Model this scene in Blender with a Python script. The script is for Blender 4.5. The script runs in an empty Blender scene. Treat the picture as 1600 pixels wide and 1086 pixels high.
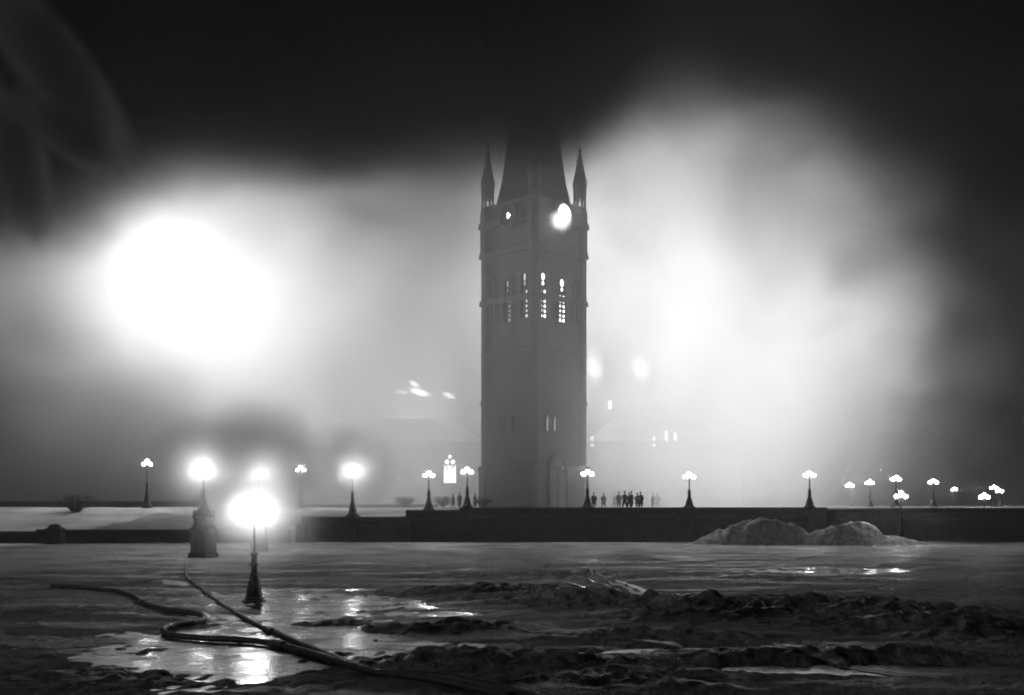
import bpy, bmesh, math, random
import numpy as np
from mathutils import Vector, Matrix
random.seed(7)
R = math.radians
S = bpy.context.scene
COL = S.collection

# ------------------------------------------------------------------ camera
EYE = 4.3
FP = 1715.0                       # focal length in pixels of a 1600 px wide frame
HZ = 788.0                        # horizon row
cam_d = bpy.data.cameras.new('camera')
cam_d.sensor_width = 36
cam_d.lens = 36 * FP / 1600
cam_d.shift_y = (HZ - 543) / 1600
cam_d.clip_start = 0.5
cam_d.clip_end = 3000
cam = bpy.data.objects.new('camera', cam_d)
COL.objects.link(cam)
cam.location = (0, 0, EYE)
cam.rotation_euler = (R(90), 0, 0)
S.camera = cam

# ------------------------------------------------------------------ sky, fill light, exposure
w = bpy.data.worlds.new('World')
S.world = w
w.use_nodes = True
nt = w.node_tree
sky = nt.nodes.new('ShaderNodeTexSky')
sky.sky_type = 'NISHITA'
sky.sun_disc = False
sky.sun_elevation = R(24)
sky.sun_rotation = R(215)
bw = nt.nodes.new('ShaderNodeRGBToBW')
bg = nt.nodes['Background']
nt.links.new(sky.outputs[0], bw.inputs[0])
nt.links.new(bw.outputs[0], bg.inputs[0])
bg.inputs[1].default_value = 0.0011          # night: the same sky, almost black
fill_sun_d = bpy.data.lights.new('fill_sun', 'SUN')  # weak sun lamp added as side fill to model the snow heaps
fill_sun_d.energy = 0.26
fill_sun_d.angle = R(0.5)
fill_sun = bpy.data.objects.new('fill_sun', fill_sun_d)
COL.objects.link(fill_sun)
fill_sun.rotation_euler = (R(72), 0, R(-72))
S.view_settings.view_transform = 'Standard'
S.view_settings.look = 'None'
S.view_settings.exposure = 0
S.view_settings.gamma = 1
S.view_settings.use_curve_mapping = False
cy = S.cycles
cy.volume_bounces = 0
cy.max_bounces = 5
cy.diffuse_bounces = 2
cy.glossy_bounces = 2
cy.transparent_max_bounces = 8
cy.caustics_reflective = False
cy.caustics_refractive = False
cy.use_denoising = True
cy.denoiser = 'OPENIMAGEDENOISE'
cy.filter_width = 1.8
cy.sample_clamp_indirect = 2
cy.sample_clamp_direct = 0
cy.volume_max_steps = 64
cy.use_adaptive_sampling = True
cy.adaptive_threshold = 0.035
cy.adaptive_min_samples = 24
cy.volume_step_rate = 1.3

def at(px, py, D):
    """world point seen at photo pixel (px,py), D metres ahead"""
    return Vector(((px - 800) / FP * D, D, EYE - (py - HZ) / FP * D))

FIRE = [  # px, py, distance, watts: fires burning inside and behind the building
    (280, 440, 186, 80e3),
    (640, 668, 202, 12e3),
    (850, 470, 178, 30e3),
    (850, 330, 180, 25e3),
    (870, 620, 178, 20e3),
    (1060, 690, 204, 15e3),
]

# ------------------------------------------------------------------ helpers
def tag(o, label=None, cat=None, group=None, kind=None):
    if label: o['label'] = label
    if cat: o['category'] = cat
    if group: o['group'] = group
    if kind: o['kind'] = kind
    return o

def empty(name, loc=(0, 0, 0), rz=0):
    o = bpy.data.objects.new(name, None)
    COL.objects.link(o)
    o.empty_display_size = 0.3
    o.location = loc
    o.rotation_euler = (0, 0, rz)
    return o

def finish(bm, name, mat, parent=None, smooth=False):
    bmesh.ops.recalc_face_normals(bm, faces=bm.faces)
    me = bpy.data.meshes.new(name)
    bm.to_mesh(me)
    bm.free()
    return link(me, name, mat, parent, smooth)

def link(me, name, mat, parent=None, smooth=False):
    if mat and not me.materials: me.materials.append(mat)
    if smooth:
        me.polygons.foreach_set('use_smooth', [True] * len(me.polygons))
    o = bpy.data.objects.new(name, me)
    COL.objects.link(o)
    if parent: o.parent = parent
    return o

def copy_tree(o, parent=None):
    c = o.copy()
    COL.objects.link(c)
    if parent: c.parent = parent
    for ch in [x for x in list(o.children)]:
        copy_tree(ch, c)
    return c

def box(bm, x0, x1, y0, y1, z0, z1, taper=0.0):
    t = taper
    vs = [bm.verts.new(p) for p in ((x0, y0, z0), (x1, y0, z0), (x1, y1, z0), (x0, y1, z0),
          (x0 + t, y0 + t, z1), (x1 - t, y0 + t, z1), (x1 - t, y1 - t, z1), (x0 + t, y1 - t, z1))]
    for f in ((0, 3, 2, 1), (4, 5, 6, 7), (0, 1, 5, 4), (1, 2, 6, 5), (2, 3, 7, 6), (3, 0, 4, 7)):
        bm.faces.new([vs[i] for i in f])

def lathe(bm, prof, n=12, cx=0, cy=0, cz=0, rot=0.0):
    rings = []
    for r, z in prof:
        rings.append([bm.verts.new((cx + r * math.cos(2 * math.pi * i / n + rot), cy + r * math.sin(2 * math.pi * i / n + rot), cz + z)) for i in range(n)])
    for a, b in zip(rings, rings[1:]):
        for i in range(n):
            j = (i + 1) % n
            bm.faces.new((a[i], a[j], b[j], b[i]))
    bm.faces.new(rings[0][::-1])
    bm.faces.new(rings[-1])

def tube_path(bm, pts, r, n=8):
    rings = []
    for i, p in enumerate(pts):
        a = pts[max(0, i - 1)]; b = pts[min(len(pts) - 1, i + 1)]
        d = (b - a).normalized()
        s = d.cross(Vector((0, 0, 1))); s = s.normalized() if s.length > 1e-4 else Vector((1, 0, 0))
        u = s.cross(d).normalized()
        rr = r[i] if isinstance(r, (list, tuple)) else r
        rings.append([bm.verts.new(p + s * (math.cos(2 * math.pi * k / n) * rr) + u * (math.sin(2 * math.pi * k / n) * rr)) for k in range(n)])
    for a, b in zip(rings, rings[1:]):
        for k in range(n):
            j = (k + 1) % n
            bm.faces.new((a[k], a[j], b[j], b[k]))
    bm.faces.new(rings[0][::-1]); bm.faces.new(rings[-1])

def prism(bm, outline, y0, y1, M=None):
    """outline in (x,z), extruded from y0 to y1"""
    f = [bm.verts.new((M @ Vector((x, y0, z))) if M else (x, y0, z)) for x, z in outline]
    b = [bm.verts.new((M @ Vector((x, y1, z))) if M else (x, y1, z)) for x, z in outline]
    n = len(outline)
    bm.faces.new(f); bm.faces.new(b[::-1])
    for i in range(n):
        j = (i + 1) % n
        bm.faces.new((f[i], b[i], b[j], f[j]))

def ring_prism(bm, outer, inner, y0, y1, M=None):
    def T(x, y, z): return (M @ Vector((x, y, z))) if M else Vector((x, y, z))
    n = len(outer)
    of = [bm.verts.new(T(x, y0, z)) for x, z in outer]; inf = [bm.verts.new(T(x, y0, z)) for x, z in inner]
    ob = [bm.verts.new(T(x, y1, z)) for x, z in outer]; ib = [bm.verts.new(T(x, y1, z)) for x, z in inner]
    for i in range(n):
        j = (i + 1) % n
        bm.faces.new((of[i], of[j], inf[j], inf[i]))
        bm.faces.new((ob[j], ob[i], ib[i], ib[j]))
        bm.faces.new((of[j], of[i], ob[i], ob[j]))
        bm.faces.new((inf[i], inf[j], ib[j], ib[i]))

def pointed(wd, z0, zs, z1, n=5):
    """outline of a pointed arch opening: width, sill, spring and apex heights"""
    h = wd / 2
    pts = [(-h, z0), (h, z0)]
    for i in range(n + 1):
        t = i / n
        pts.append((h * math.cos(t * math.pi / 2) ** 0.8 if t < 1 else 0.0, zs + (z1 - zs) * math.sin(t * math.pi / 2)))
    for i in range(n - 1, -1, -1):
        t = i / n
        pts.append((-h * math.cos(t * math.pi / 2) ** 0.8, zs + (z1 - zs) * math.sin(t * math.pi / 2)))
    return pts

def circle(cx, cz, r, n=14, ex=1.0):
    return [(cx + r * ex * math.cos(2 * math.pi * i / n), cz + r * math.sin(2 * math.pi * i / n)) for i in range(n)]

def vnoise(x, y, seed=0):
    xi = np.floor(x).astype(np.int64); yi = np.floor(y).astype(np.int64)
    fx = x - xi; fy = y - yi
    fx = fx * fx * (3 - 2 * fx); fy = fy * fy * (3 - 2 * fy)
    def h(a, b):
        n = (a * 374761393 + b * 668265263 + seed * 974634777) & 0xffffffff
        n = ((n ^ (n >> 13)) * 1274126177) & 0xffffffff
        return ((n ^ (n >> 16)) & 0xffff) / 65535.0
    return (h(xi, yi) * (1 - fx) + h(xi + 1, yi) * fx) * (1 - fy) + (h(xi, yi + 1) * (1 - fx) + h(xi + 1, yi + 1) * fx) * fy

def fbm(x, y, seed=0, octs=4):
    s = 0; a = 1; t = 0
    for k in range(octs):
        s = s + a * vnoise(x * 2 ** k + 17.3 * k, y * 2 ** k - 9.1 * k, seed + k); t += a; a *= 0.5
    return s / t * 2 - 1

# ------------------------------------------------------------------ materials
def mat(name, v=0.3, rough=0.8, metal=0.0, var=0.35, scale=3.0, bump=0.0, bscale=None):
    m = bpy.data.materials.new(name)
    m.use_nodes = True
    t = m.node_tree; b = t.nodes['Principled BSDF']
    b.inputs['Roughness'].default_value = rough
    b.inputs['Metallic'].default_value = metal
    tc = t.nodes.new('ShaderNodeTexCoord')
    n = t.nodes.new('ShaderNodeTexNoise'); n.inputs['Scale'].default_value = scale; n.inputs['Detail'].default_value = 6
    t.links.new(tc.outputs['Object'], n.inputs['Vector'])
    mr = t.nodes.new('ShaderNodeMapRange')
    mr.inputs[1].default_value = 0.3; mr.inputs[2].default_value = 0.7
    mr.inputs[3].default_value = v * (1 - var); mr.inputs[4].default_value = v * (1 + var)
    t.links.new(n.outputs['Fac'], mr.inputs[0])
    t.links.new(mr.outputs[0], b.inputs['Base Color'])
    if bump:
        bn = t.nodes.new('ShaderNodeBump'); bn.inputs['Strength'].default_value = bump; bn.inputs['Distance'].default_value = 0.05
        n2 = t.nodes.new('ShaderNodeTexNoise'); n2.inputs['Scale'].default_value = bscale or scale * 5; n2.inputs['Detail'].default_value = 5
        t.links.new(tc.outputs['Object'], n2.inputs['Vector'])
        t.links.new(n2.outputs['Fac'], bn.inputs['Height'])
        t.links.new(bn.outputs[0], b.inputs['Normal'])
    return m

def glow(name, strength, glass=False):
    m = bpy.data.materials.new(name)
    m.use_nodes = True
    t = m.node_tree
    for n in list(t.nodes):
        if n.type == 'BSDF_PRINCIPLED': t.nodes.remove(n)
    e = t.nodes.new('ShaderNodeEmission')
    e.inputs[0].default_value = (1, 1, 1, 1)
    e.inputs[1].default_value = strength
    if glass:
        tr = t.nodes.new('ShaderNodeBsdfTransparent'); ad = t.nodes.new('ShaderNodeAddShader')
        t.links.new(e.outputs[0], ad.inputs[0]); t.links.new(tr.outputs[0], ad.inputs[1])
        t.links.new(ad.outputs[0], t.nodes['Material Output'].inputs[0])
    else: t.links.new(e.outputs[0], t.nodes['Material Output'].inputs[0])
    m.cycles.emission_sampling = 'NONE'
    return m

M_STONE = mat('sandstone', 0.15, 0.9, 0, 0.2, 0.8, 0.3, 6)
M_DARKSTONE = mat('dark_stone', 0.07, 0.9, 0, 0.5, 1.2, 0.6, 5)  # even dark tone for walls, piers and plinths
M_COPING = mat('coping_stone', 0.12, 0.85, 0, 0.3, 1.5, 0.3, 8)
M_WING_STONE = mat('darkened_wing_stone', 0.035, 0.95, 0, 0.3, 0.8, 0.3, 6)  # wing stone darkened to hide the firelight falling on it
M_ROOF = mat('slate', 0.025, 1.0, 0, 0.3, 2, 0.3, 12)
M_IRON = mat('black_iron', 0.03, 0.45, 0.3, 0.3, 6, 0.15, 30)
M_GLASS_DARK = mat('dark_window_glass', 0.03, 0.1, 0, 0.2, 2)
M_HOSE = mat('wet_canvas_hose', 0.045, 0.5, 0, 0.4, 4, 0.3, 40)
M_BRASS = mat('brass_coupling', 0.2, 0.35, 0.9, 0.2, 8)
M_COAT = mat('dark_wool_coat', 0.025, 0.9, 0, 0.3, 6)
M_SKIN = mat('skin', 0.3, 0.6, 0, 0.1, 6)
M_SNOW = mat('heaped_snow', 0.5, 0.85, 0, 0.45, 1.6, 1.0, 3.5)
for n_ in M_SNOW.node_tree.nodes:
    if n_.type == 'BUMP': n_.inputs['Distance'].default_value = 0.25
M_TWIG = mat('bare_twigs', 0.05, 0.9, 0, 0.3, 5)
M_GLOBE = glow('lit_globe_glass', 20, True)
M_GLOBE_BRIGHT = glow('bright_lit_globe_glass', 60, True)
M_WINDOW = glow('lit_window_glass', 2.6)
M_PANE_HOT = glow('firelit_pane', 5.0)
M_PANE_DIM = glow('faint_firelit_pane', 0.4)
M_PANE_WARM = glow('middling_firelit_pane', 1.0)
M_DIAL = glow('lit_clock_dial', 22.0)
M_PORCH_GLOW = glow('porch_glow_panel', 0.06)
M_FLAME = glow('flame', 9.0)
M_FLAME_SOFT = glow('soft_flame', 3.0)

# ------------------------------------------------------------------ ground (one sheet)
WATER_Z = 0.0
def bumpat(X, Y, cx, cy, rx, ry, h, rot=0.0, p=1.0):
    c, s = math.cos(rot), math.sin(rot)
    u = ((X - cx) * c + (Y - cy) * s) / rx; v = (-(X - cx) * s + (Y - cy) * c) / ry
    return h * np.exp(-(u * u + v * v) ** p)

def gpt(px, py):
    D = EYE * FP / (py - HZ)
    return ((px - 800) / FP * D, D)

MOUNDS = [  # px, py of foot, rx, ry, height, rot
    (760, 925, 5.0, 2.0, 0.55, 0.25), (880, 940, 4.2, 2.2, 0.75, -0.3), (960, 950, 3.5, 1.6, 0.55, -0.35),
    (1090, 965, 3.0, 1.8, 0.75, 0.1), (1060, 1000, 3.5, 1.2, 0.45, -0.2), (1190, 955, 3.6, 2.4, 0.5, 0.2),
    (1340, 960, 5.0, 2.6, 0.75, 0.1), (1480, 985, 4.0, 2.4, 0.8, -0.1), (1290, 1030, 4.0, 1.6, 0.5, 0.0),
    (840, 1045, 4.0, 1.3, 0.5, -0.1), (700, 1040, 2.2, 1.0, 0.3, 0.1), (980, 1070, 4.0, 1.2, 0.35, 0.05),
    (520, 975, 1.5, 0.7, 0.22, 0.1), (620, 985, 2.4, 0.9, 0.28, 0.05), (730, 985, 2.5, 1.0, 0.35, 0.1),
    (840, 900, 8.0, 2.5, 0.30, 0.0), (1150, 905, 9.0, 3.0, 0.22, 0.0), (230, 850, 6.0, 2.5, 0.25, 0.2),
    (470, 1075, 2.2, 0.8, 0.16, 0.0), (120, 960, 5.0, 4.0, 0.22, 0.0), (150, 1060, 4.0, 2.0, 0.2, 0.0),
]
def ground_z(X, Y):
    X = np.asarray(X, float); Y = np.asarray(Y, float)
    z = 0.07 + 0.05 * fbm(X * 0.35, Y * 0.22, 3, 4) + 0.045 * fbm(X * 1.7, Y * 1.3, 11, 4)
    # sleigh ruts running across the square
    wob = 1.2 * fbm(X * 0.06, Y * 0.06, 21, 2)
    rut = np.sin((Y + X * 0.10 + wob * 3.0) * 1.9) * np.clip(fbm(X * 0.08, Y * 0.15, 31, 3) + 0.35, 0, 1)
    z = z + 0.035 * rut * np.clip((Y - 34) / 10, 0, 1)
    heap = 0
    for (px, py, rx, ry, h, ro) in MOUNDS:
        cx, cy_ = gpt(px, py)
        heap = heap + bumpat(X, Y, cx, cy_, rx, ry, h, ro, 1.1)
    rough = 0.6 * fbm(X * 0.8, Y * 0.8, 41, 5) + 0.7 * (0.45 - np.abs(fbm(X * 0.9 + 5, Y * 1.1, 47, 4)) * 1.6)
    z = z + 0.52 * heap * (1 + 0.9 * rough) + np.clip(heap + 0.06, 0, 0.4) * 0.42 * fbm(X * 2.4, Y * 2.4, 51, 4)
    # diagonal sleigh tracks over the heap
    for (a, b) in (((905, 893), (1035, 945)), ((900, 905), (1010, 945)), ((940, 930), (1120, 965))):
        ax, ay = gpt(*a); bx, by = gpt(*b)
        dx, dy = bx - ax, by - ay; L = math.hypot(dx, dy)
        t = np.clip(((X - ax) * dx + (Y - ay) * dy) / L ** 2, 0, 1)
        d = np.hypot(X - ax - t * dx, Y - ay - t * dy)
        z = z + 0.22 * np.exp(-(d / 0.35) ** 2) - 0.14 * np.exp(-((d - 0.8) / 0.35) ** 2)
    # hollow where the hose water stands
    brk2 = fbm(X * 2.6, Y * 1.2, 71, 3) + 0.6 * fbm(X * 4.2, Y * 3.0, 75, 2)
    brk = fbm(X * 0.9, Y * 0.55, 61, 4)
    for (px, py, rx, ry, h) in ((395, 1010, 3.8, 6.5, 0.23), (330, 925, 2.6, 6.0, 0.055), (490, 938, 4.8, 6.0, 0.2), (545, 1005, 1.6, 4.0, 0.12), (380, 1045, 2.6, 2.5, 0.08),
                                (1430, 890, 5, 3, 0.08), (1280, 892, 5, 3, 0.10), (800, 1010, 2.0, 1.2, 0.05), (1110, 1018, 2.2, 0.6, 0.3), (1400, 1045, 3.6, 0.9, 0.45), (1000, 938, 1.2, 1.4, 0.35), (930, 902, 1.6, 1.5, 0.25), (880, 1022, 1.6, 0.5, 0.25), (700, 960, 1.8, 0.8, 0.14)):
        cx, cy_ = gpt(px, py)
        z = z - bumpat(X, Y, cx, cy_, rx, ry, h) * (1 + 0.9 * brk + 0.75 * brk2)
    # the lit roadway under the terrace wall is smoother
    road = np.clip((Y - 92) / 14, 0, 1)
    z = z * (1 - 0.5 * road) + 0.03 * road
    far = np.clip((np.abs(X - 2) - 75) / 30, 0, 1)
    return z * (1 - far) + 0.05 * far

xs = np.concatenate([np.linspace(-320, -70, 14), np.arange(-64, -30, 0.8), np.arange(-30, -18, 0.2), np.arange(-18, 20, 0.1), np.arange(20, 34, 0.2), np.arange(34, 74, 0.8), np.linspace(80, 320, 14)])
ys = np.concatenate([np.linspace(-40, 16, 6), np.arange(18, 60, 0.11), np.arange(60, 90, 0.35), np.arange(90, 126, 0.9), np.linspace(130, 420, 16)])
GX, GY = np.meshgrid(xs, ys)
GZ = ground_z(GX, GY)
def grid_mesh(name, GX, GY, GZ):
    ny, nx = GX.shape
    co = np.stack([GX, GY, GZ], -1).reshape(-1, 3)
    idx = np.arange(nx * ny).reshape(ny, nx)
    f = np.stack([idx[:-1, :-1], idx[:-1, 1:], idx[1:, 1:], idx[1:, :-1]], -1).reshape(-1, 4)
    me = bpy.data.meshes.new(name)
    me.vertices.add(len(co)); me.vertices.foreach_set('co', co.ravel())
    me.loops.add(f.size); me.loops.foreach_set('vertex_index', f.ravel())
    me.polygons.add(len(f)); me.polygons.foreach_set('loop_start', np.arange(0, f.size, 4))
    me.update(calc_edges=True)
    return me

def ground_material():
    m = bpy.data.materials.new('trampled_snow')
    m.use_nodes = True
    t = m.node_tree; b = t.nodes['Principled BSDF']; L = t.links.new
    tc = t.nodes.new('ShaderNodeTexCoord')
    def noise(scale, det=6, vec=None, dist=0.0):
        n = t.nodes.new('ShaderNodeTexNoise'); n.inputs['Scale'].default_value = scale; n.inputs['Detail'].default_value = det
        n.inputs['Distortion'].default_value = dist
        L(vec or tc.outputs['Object'], n.inputs['Vector']); return n.outputs['Fac']
    mp = t.nodes.new('ShaderNodeMapping'); mp.inputs['Scale'].default_value = (0.25, 1.0, 1.0); mp.inputs['Rotation'].default_value = (0, 0, R(-6))
    L(tc.outputs['Object'], mp.inputs['Vector'])
    big = noise(0.16, 5); streak = noise(0.42, 8, mp.outputs[0], 0.9); fine = noise(4.5, 8)
    def math_(op, a, c, clamp=False):
        n = t.nodes.new('ShaderNodeMath'); n.operation = op; n.use_clamp = clamp
        for i, v in enumerate((a, c)):
            if isinstance(v, (int, float)): n.inputs[i].default_value = v
            else: L(v, n.inputs[i])
        return n.outputs[0]
    mix = math_('ADD', math_('MULTIPLY', big, 0.7), math_('ADD', math_('MULTIPLY', streak, 0.8), math_('MULTIPLY', fine, 0.35)))
    mr = t.nodes.new('ShaderNodeMapRange')
    mr.inputs[1].default_value = 0.74; mr.inputs[2].default_value = 1.12
    mr.inputs[3].default_value = 0.035; mr.inputs[4].default_value = 0.46
    L(mix, mr.inputs[0])
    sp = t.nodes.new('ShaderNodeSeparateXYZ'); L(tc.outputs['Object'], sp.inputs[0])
    road_light = t.nodes.new('ShaderNodeMapRange'); road_light.interpolation_type = 'SMOOTHSTEP'
    road_light.inputs[1].default_value = 26; road_light.inputs[2].default_value = 100; road_light.inputs[3].default_value = 0.7; road_light.inputs[4].default_value = 2.6  # paints lamplight into the colour: far road strip paler, foreground darker
    L(sp.outputs[1], road_light.inputs[0])
    L(math_('MINIMUM', math_('MULTIPLY', mr.outputs[0], road_light.outputs[0]), 0.7), b.inputs['Base Color'])
    rr = t.nodes.new('ShaderNodeMapRange'); rr.inputs[1].default_value = 0.42; rr.inputs[2].default_value = 0.58
    rr.inputs[3].default_value = 0.42; rr.inputs[4].default_value = 0.97; b.inputs['Specular IOR Level'].default_value = 0.4
    L(streak, rr.inputs[0]); L(rr.outputs[0], b.inputs['Roughness'])
    bn = t.nodes.new('ShaderNodeBump'); bn.inputs['Strength'].default_value = 0.9; bn.inputs['Distance'].default_value = 0.11
    L(math_('ADD', noise(6.5, 10), math_('MULTIPLY', noise(1.3, 6), 1.0)), bn.inputs['Height']); L(bn.outputs[0], b.inputs['Normal'])
    return m
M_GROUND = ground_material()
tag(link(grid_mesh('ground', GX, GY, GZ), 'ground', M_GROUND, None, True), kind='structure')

def water_material():
    m = bpy.data.materials.new('standing_water')
    m.use_nodes = True
    t = m.node_tree; b = t.nodes['Principled BSDF']
    b.inputs['Base Color'].default_value = (0.03, 0.03, 0.03, 1)
    b.inputs['IOR'].default_value = 1.33
    tc = t.nodes.new('ShaderNodeTexCoord'); n = t.nodes.new('ShaderNodeTexNoise')
    n.inputs['Scale'].default_value = 1.6; n.inputs['Detail'].default_value = 7
    n3 = t.nodes.new('ShaderNodeTexNoise'); n3.inputs['Scale'].default_value = 0.7; n3.inputs['Detail'].default_value = 6
    t.links.new(tc.outputs['Object'], n3.inputs['Vector'])
    q = t.nodes.new('ShaderNodeMapRange'); q.inputs[1].default_value = 0.4; q.inputs[2].default_value = 0.65; q.inputs[3].default_value = 0.1; q.inputs[4].default_value = 0.42
    t.links.new(n3.outputs['Fac'], q.inputs[0]); t.links.new(q.outputs[0], b.inputs['Roughness'])
    bn = t.nodes.new('ShaderNodeBump'); bn.inputs['Strength'].default_value = 0.45; bn.inputs['Distance'].default_value = 0.06
    t.links.new(tc.outputs['Object'], n.inputs['Vector']); t.links.new(n.outputs['Fac'], bn.inputs['Height']); t.links.new(bn.outputs[0], b.inputs['Normal'])
    return m
M_WATER = water_material()
bm = bmesh.new()
vs = [bm.verts.new(p) for p in ((-24, 20, WATER_Z), (26, 20, WATER_Z), (26, 90, WATER_Z), (-24, 90, WATER_Z))]
bm.faces.new(vs)
tag(finish(bm, 'water', M_WATER), kind='structure')

# upper terrace ground and the sloping snowy lawn on its left
TZ = 3.93
WALL_Y = 123.0
tx = np.concatenate([np.linspace(-300, -75, 12), np.arange(-72, 0, 0.8), np.linspace(4, 300, 30)]); ty = np.concatenate([np.arange(WALL_Y + 0.35, 160, 0.8), np.linspace(165, 400, 20)])
TX, TY = np.meshgrid(tx, ty)
base = np.interp(TX, [-300, -26, -23.5, -12, -6], [1.15, 1.15, 2.35, 3.1, TZ])   # left of the tower the ground falls to the low wall
tz = base + (TZ - base) * np.clip((TY - WALL_Y) / 24, 0, 1) ** 0.8
tz = tz + 0.10 * fbm(TX * 0.25, TY * 0.25, 5, 4) * np.clip((TY - WALL_Y) / 3, 0.2, 1) - 0.03
M_LAWN = mat('smooth_snow', 0.36, 0.85, 0, 0.4, 0.22, 0.8, 2)
tag(link(grid_mesh('terrace_ground', TX, TY, tz), 'terrace_ground', M_LAWN, None, True), kind='structure')

# ------------------------------------------------------------------ walls
X0 = -23.6
def stone_wall(name, segs, y, label, thick=0.7):
    """segs: (x0,x1,z0,z1) runs of one wall, each with its own coping"""
    r = empty(name, ((segs[0][0] + segs[-1][1]) / 2, y, 0))
    ox = r.location.x
    for (a, b, z0, z1) in segs:
        m = bmesh.new(); box(m, a - ox, b - ox, 0, thick, z0, z1)
        finish(m, 'wall_face', M_DARKSTONE, r)
        m = bmesh.new(); box(m, a - ox - 0.02, b - ox + 0.02, -0.12, thick + 0.12, z1 + 0.002, z1 + 0.2, 0.03)
        finish(m, 'coping', M_COPING, r)
        if z1 - z0 > 2:
            m = bmesh.new(); box(m, a - ox + 0.01, b - ox - 0.01, -0.08, -0.003, z1 - 0.95, z1 - 0.8, 0.0)
            finish(m, 'string_course', M_COPING, r)
    return tag(r, label, 'wall')

tw = stone_wall('terrace_wall', [(X0, -11.9, -0.5, 2.72), (-11.9, -5.9, -0.5, 3.48), (-5.9, 35.3, -0.5, 3.78)], WALL_Y,
           'long dark stone terrace wall stepping up to the right below the tower')
for x in (X0, -18.0, -11.9, -5.9, 8.4, 19.9, 33.6):       # flat buttresses
    m = bmesh.new(); zt = 2.2 if x < -12 else 2.9
    box(m, x - tw.location.x - 0.55, x - tw.location.x + 0.55, -0.5, -0.004, -0.5, zt, 0.02)
    finish(m, 'buttress', M_DARKSTONE, tw)
stone_wall('retaining_wall', [(36.2, 70, -0.5, 3.55)], WALL_Y + 2.5, 'dark retaining wall right of the two snow heaps, below the small lamps')
stone_wall('low_wall', [(-75, -52, -0.5, 1.15), (-52, -24.4, -0.5, 1.35)], WALL_Y - 3.0, 'low dark stone wall in front of the sloping snowy lawn')
stone_wall('far_wall', [(-90, -30, 2.9, 4.55), (-30, -10, 2.9, 4.1)], 148.0, 'distant dark wall along the top of the snowy lawn', 0.6)
m = bmesh.new(); box(m, -0.9, 0.9, -0.8, 0.8, -0.3, 1.7, 0.08); box(m, -0.7, 0.7, -0.6, 0.6, 1.703, 2.15, 0.35)
o = finish(m, 'wall_pier', M_DARKSTONE); o.location = (at(86, 830, 118).x, 118, 0)
tag(o, 'squat dark pier standing at the snow edge, far left', 'pier')

# ------------------------------------------------------------------ Gothic clock tower
TW = empty('clock_tower', at(834, 790, 152) * 1.0, R(45))
TW.location.z = TZ - 0.1
tag(TW, 'tall square Gothic clock tower with corner pinnacles, dark against the glow', 'tower')
SC = 152 / FP
def tz_(py): return EYE + (HZ - py) * SC - TW.location.z
A = 5.05
def ringbox(bm, a, z0, z1, taper=0.0):
    box(bm, -a, a, -a, a, z0, z1, taper)
m = bmesh.new()
ringbox(m, A + 0.35, -0.3, tz_(735), 0.0)
ringbox(m, A, tz_(735), tz_(402))
finish(m, 'shaft', M_STONE, TW)
m = bmesh.new()
ringbox(m, A + 0.04, tz_(402), tz_(332))
finish(m, 'clock_stage', M_STONE, TW)
for py, e, hgt in ((735, 0.5, 0.5), (632, 0.28, 0.35), (556, 0.2, 0.3), (478, 0.33, 0.6), (404, 0.36, 0.6), (358, 0.42, 0.7)):
    m = bmesh.new(); ringbox(m, A + e, tz_(py) - 0.15, tz_(py) + hgt, 0.09)
    finish(m, 'string_course', M_STONE, TW)
m = bmesh.new(); ringbox(m, A + 0.1, tz_(332) + 0.003, tz_(332) + 0.6, 0.05)
finish(m, 'parapet', M_STONE, TW)
# clasping corner buttresses + pinnacles
for sx in (-1, 1):
    for sy in (-1, 1):
        cx, cy_ = sx * (A - 0.55), sy * (A - 0.55)
        m = bmesh.new()
        lathe(m, [(1.15, -0.2), (1.15, tz_(735)), (0.98, tz_(728)), (0.98, tz_(402)), (1.12, tz_(398)), (1.12, tz_(334))], 8, cx, cy_, 0, R(22.5))
        finish(m, 'corner_buttress', M_STONE, TW)
        p = bmesh.new()
        zb = tz_(328)
        lathe(p, [(1.12, zb - 0.7), (0.92, zb)], 8, cx, cy_, 0, R(22.5))
        for k in range(8):                                   # open arcade of colonnettes
            a = R(45 * k + 22.5)
            lathe(p, [(0.16, zb), (0.16, zb + 1.35)], 5, cx + 0.78 * math.cos(a), cy_ + 0.78 * math.sin(a), 0)
        lathe(p, [(0.95, zb + 1.35), (0.98, tz_(296)), (1.08, tz_(288)), (0.92, tz_(280))], 8, cx, cy_, 0, R(22.5))
        lathe(p, [(0.9, tz_(280)), (0.62, tz_(266)), (0.34, tz_(250)), (0.16, tz_(240)), (0.1, tz_(238))], 8, cx, cy_, 0, R(22.5))
        for zz, rr in ((274, 0.8), (264, 0.6), (254, 0.44), (246, 0.3)):   # crockets up the spirelet
            for k in range(4):
                a = R(90 * k)
                box(p, cx + rr * math.cos(a) - 0.1, cx + rr * math.cos(a) + 0.1, cy_ + rr * math.sin(a) - 0.1, cy_ + rr * math.sin(a) + 0.1, tz_(zz), tz_(zz) + 0.28)
        lathe(p, [(0.08, tz_(239)), (0.24, tz_(236.5)), (0.26, tz_(235)), (0.08, tz_(233)), (0.05, tz_(229))], 6, cx, cy_, 0)
        finish(p, 'pinnacle', M_STONE, TW)
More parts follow.
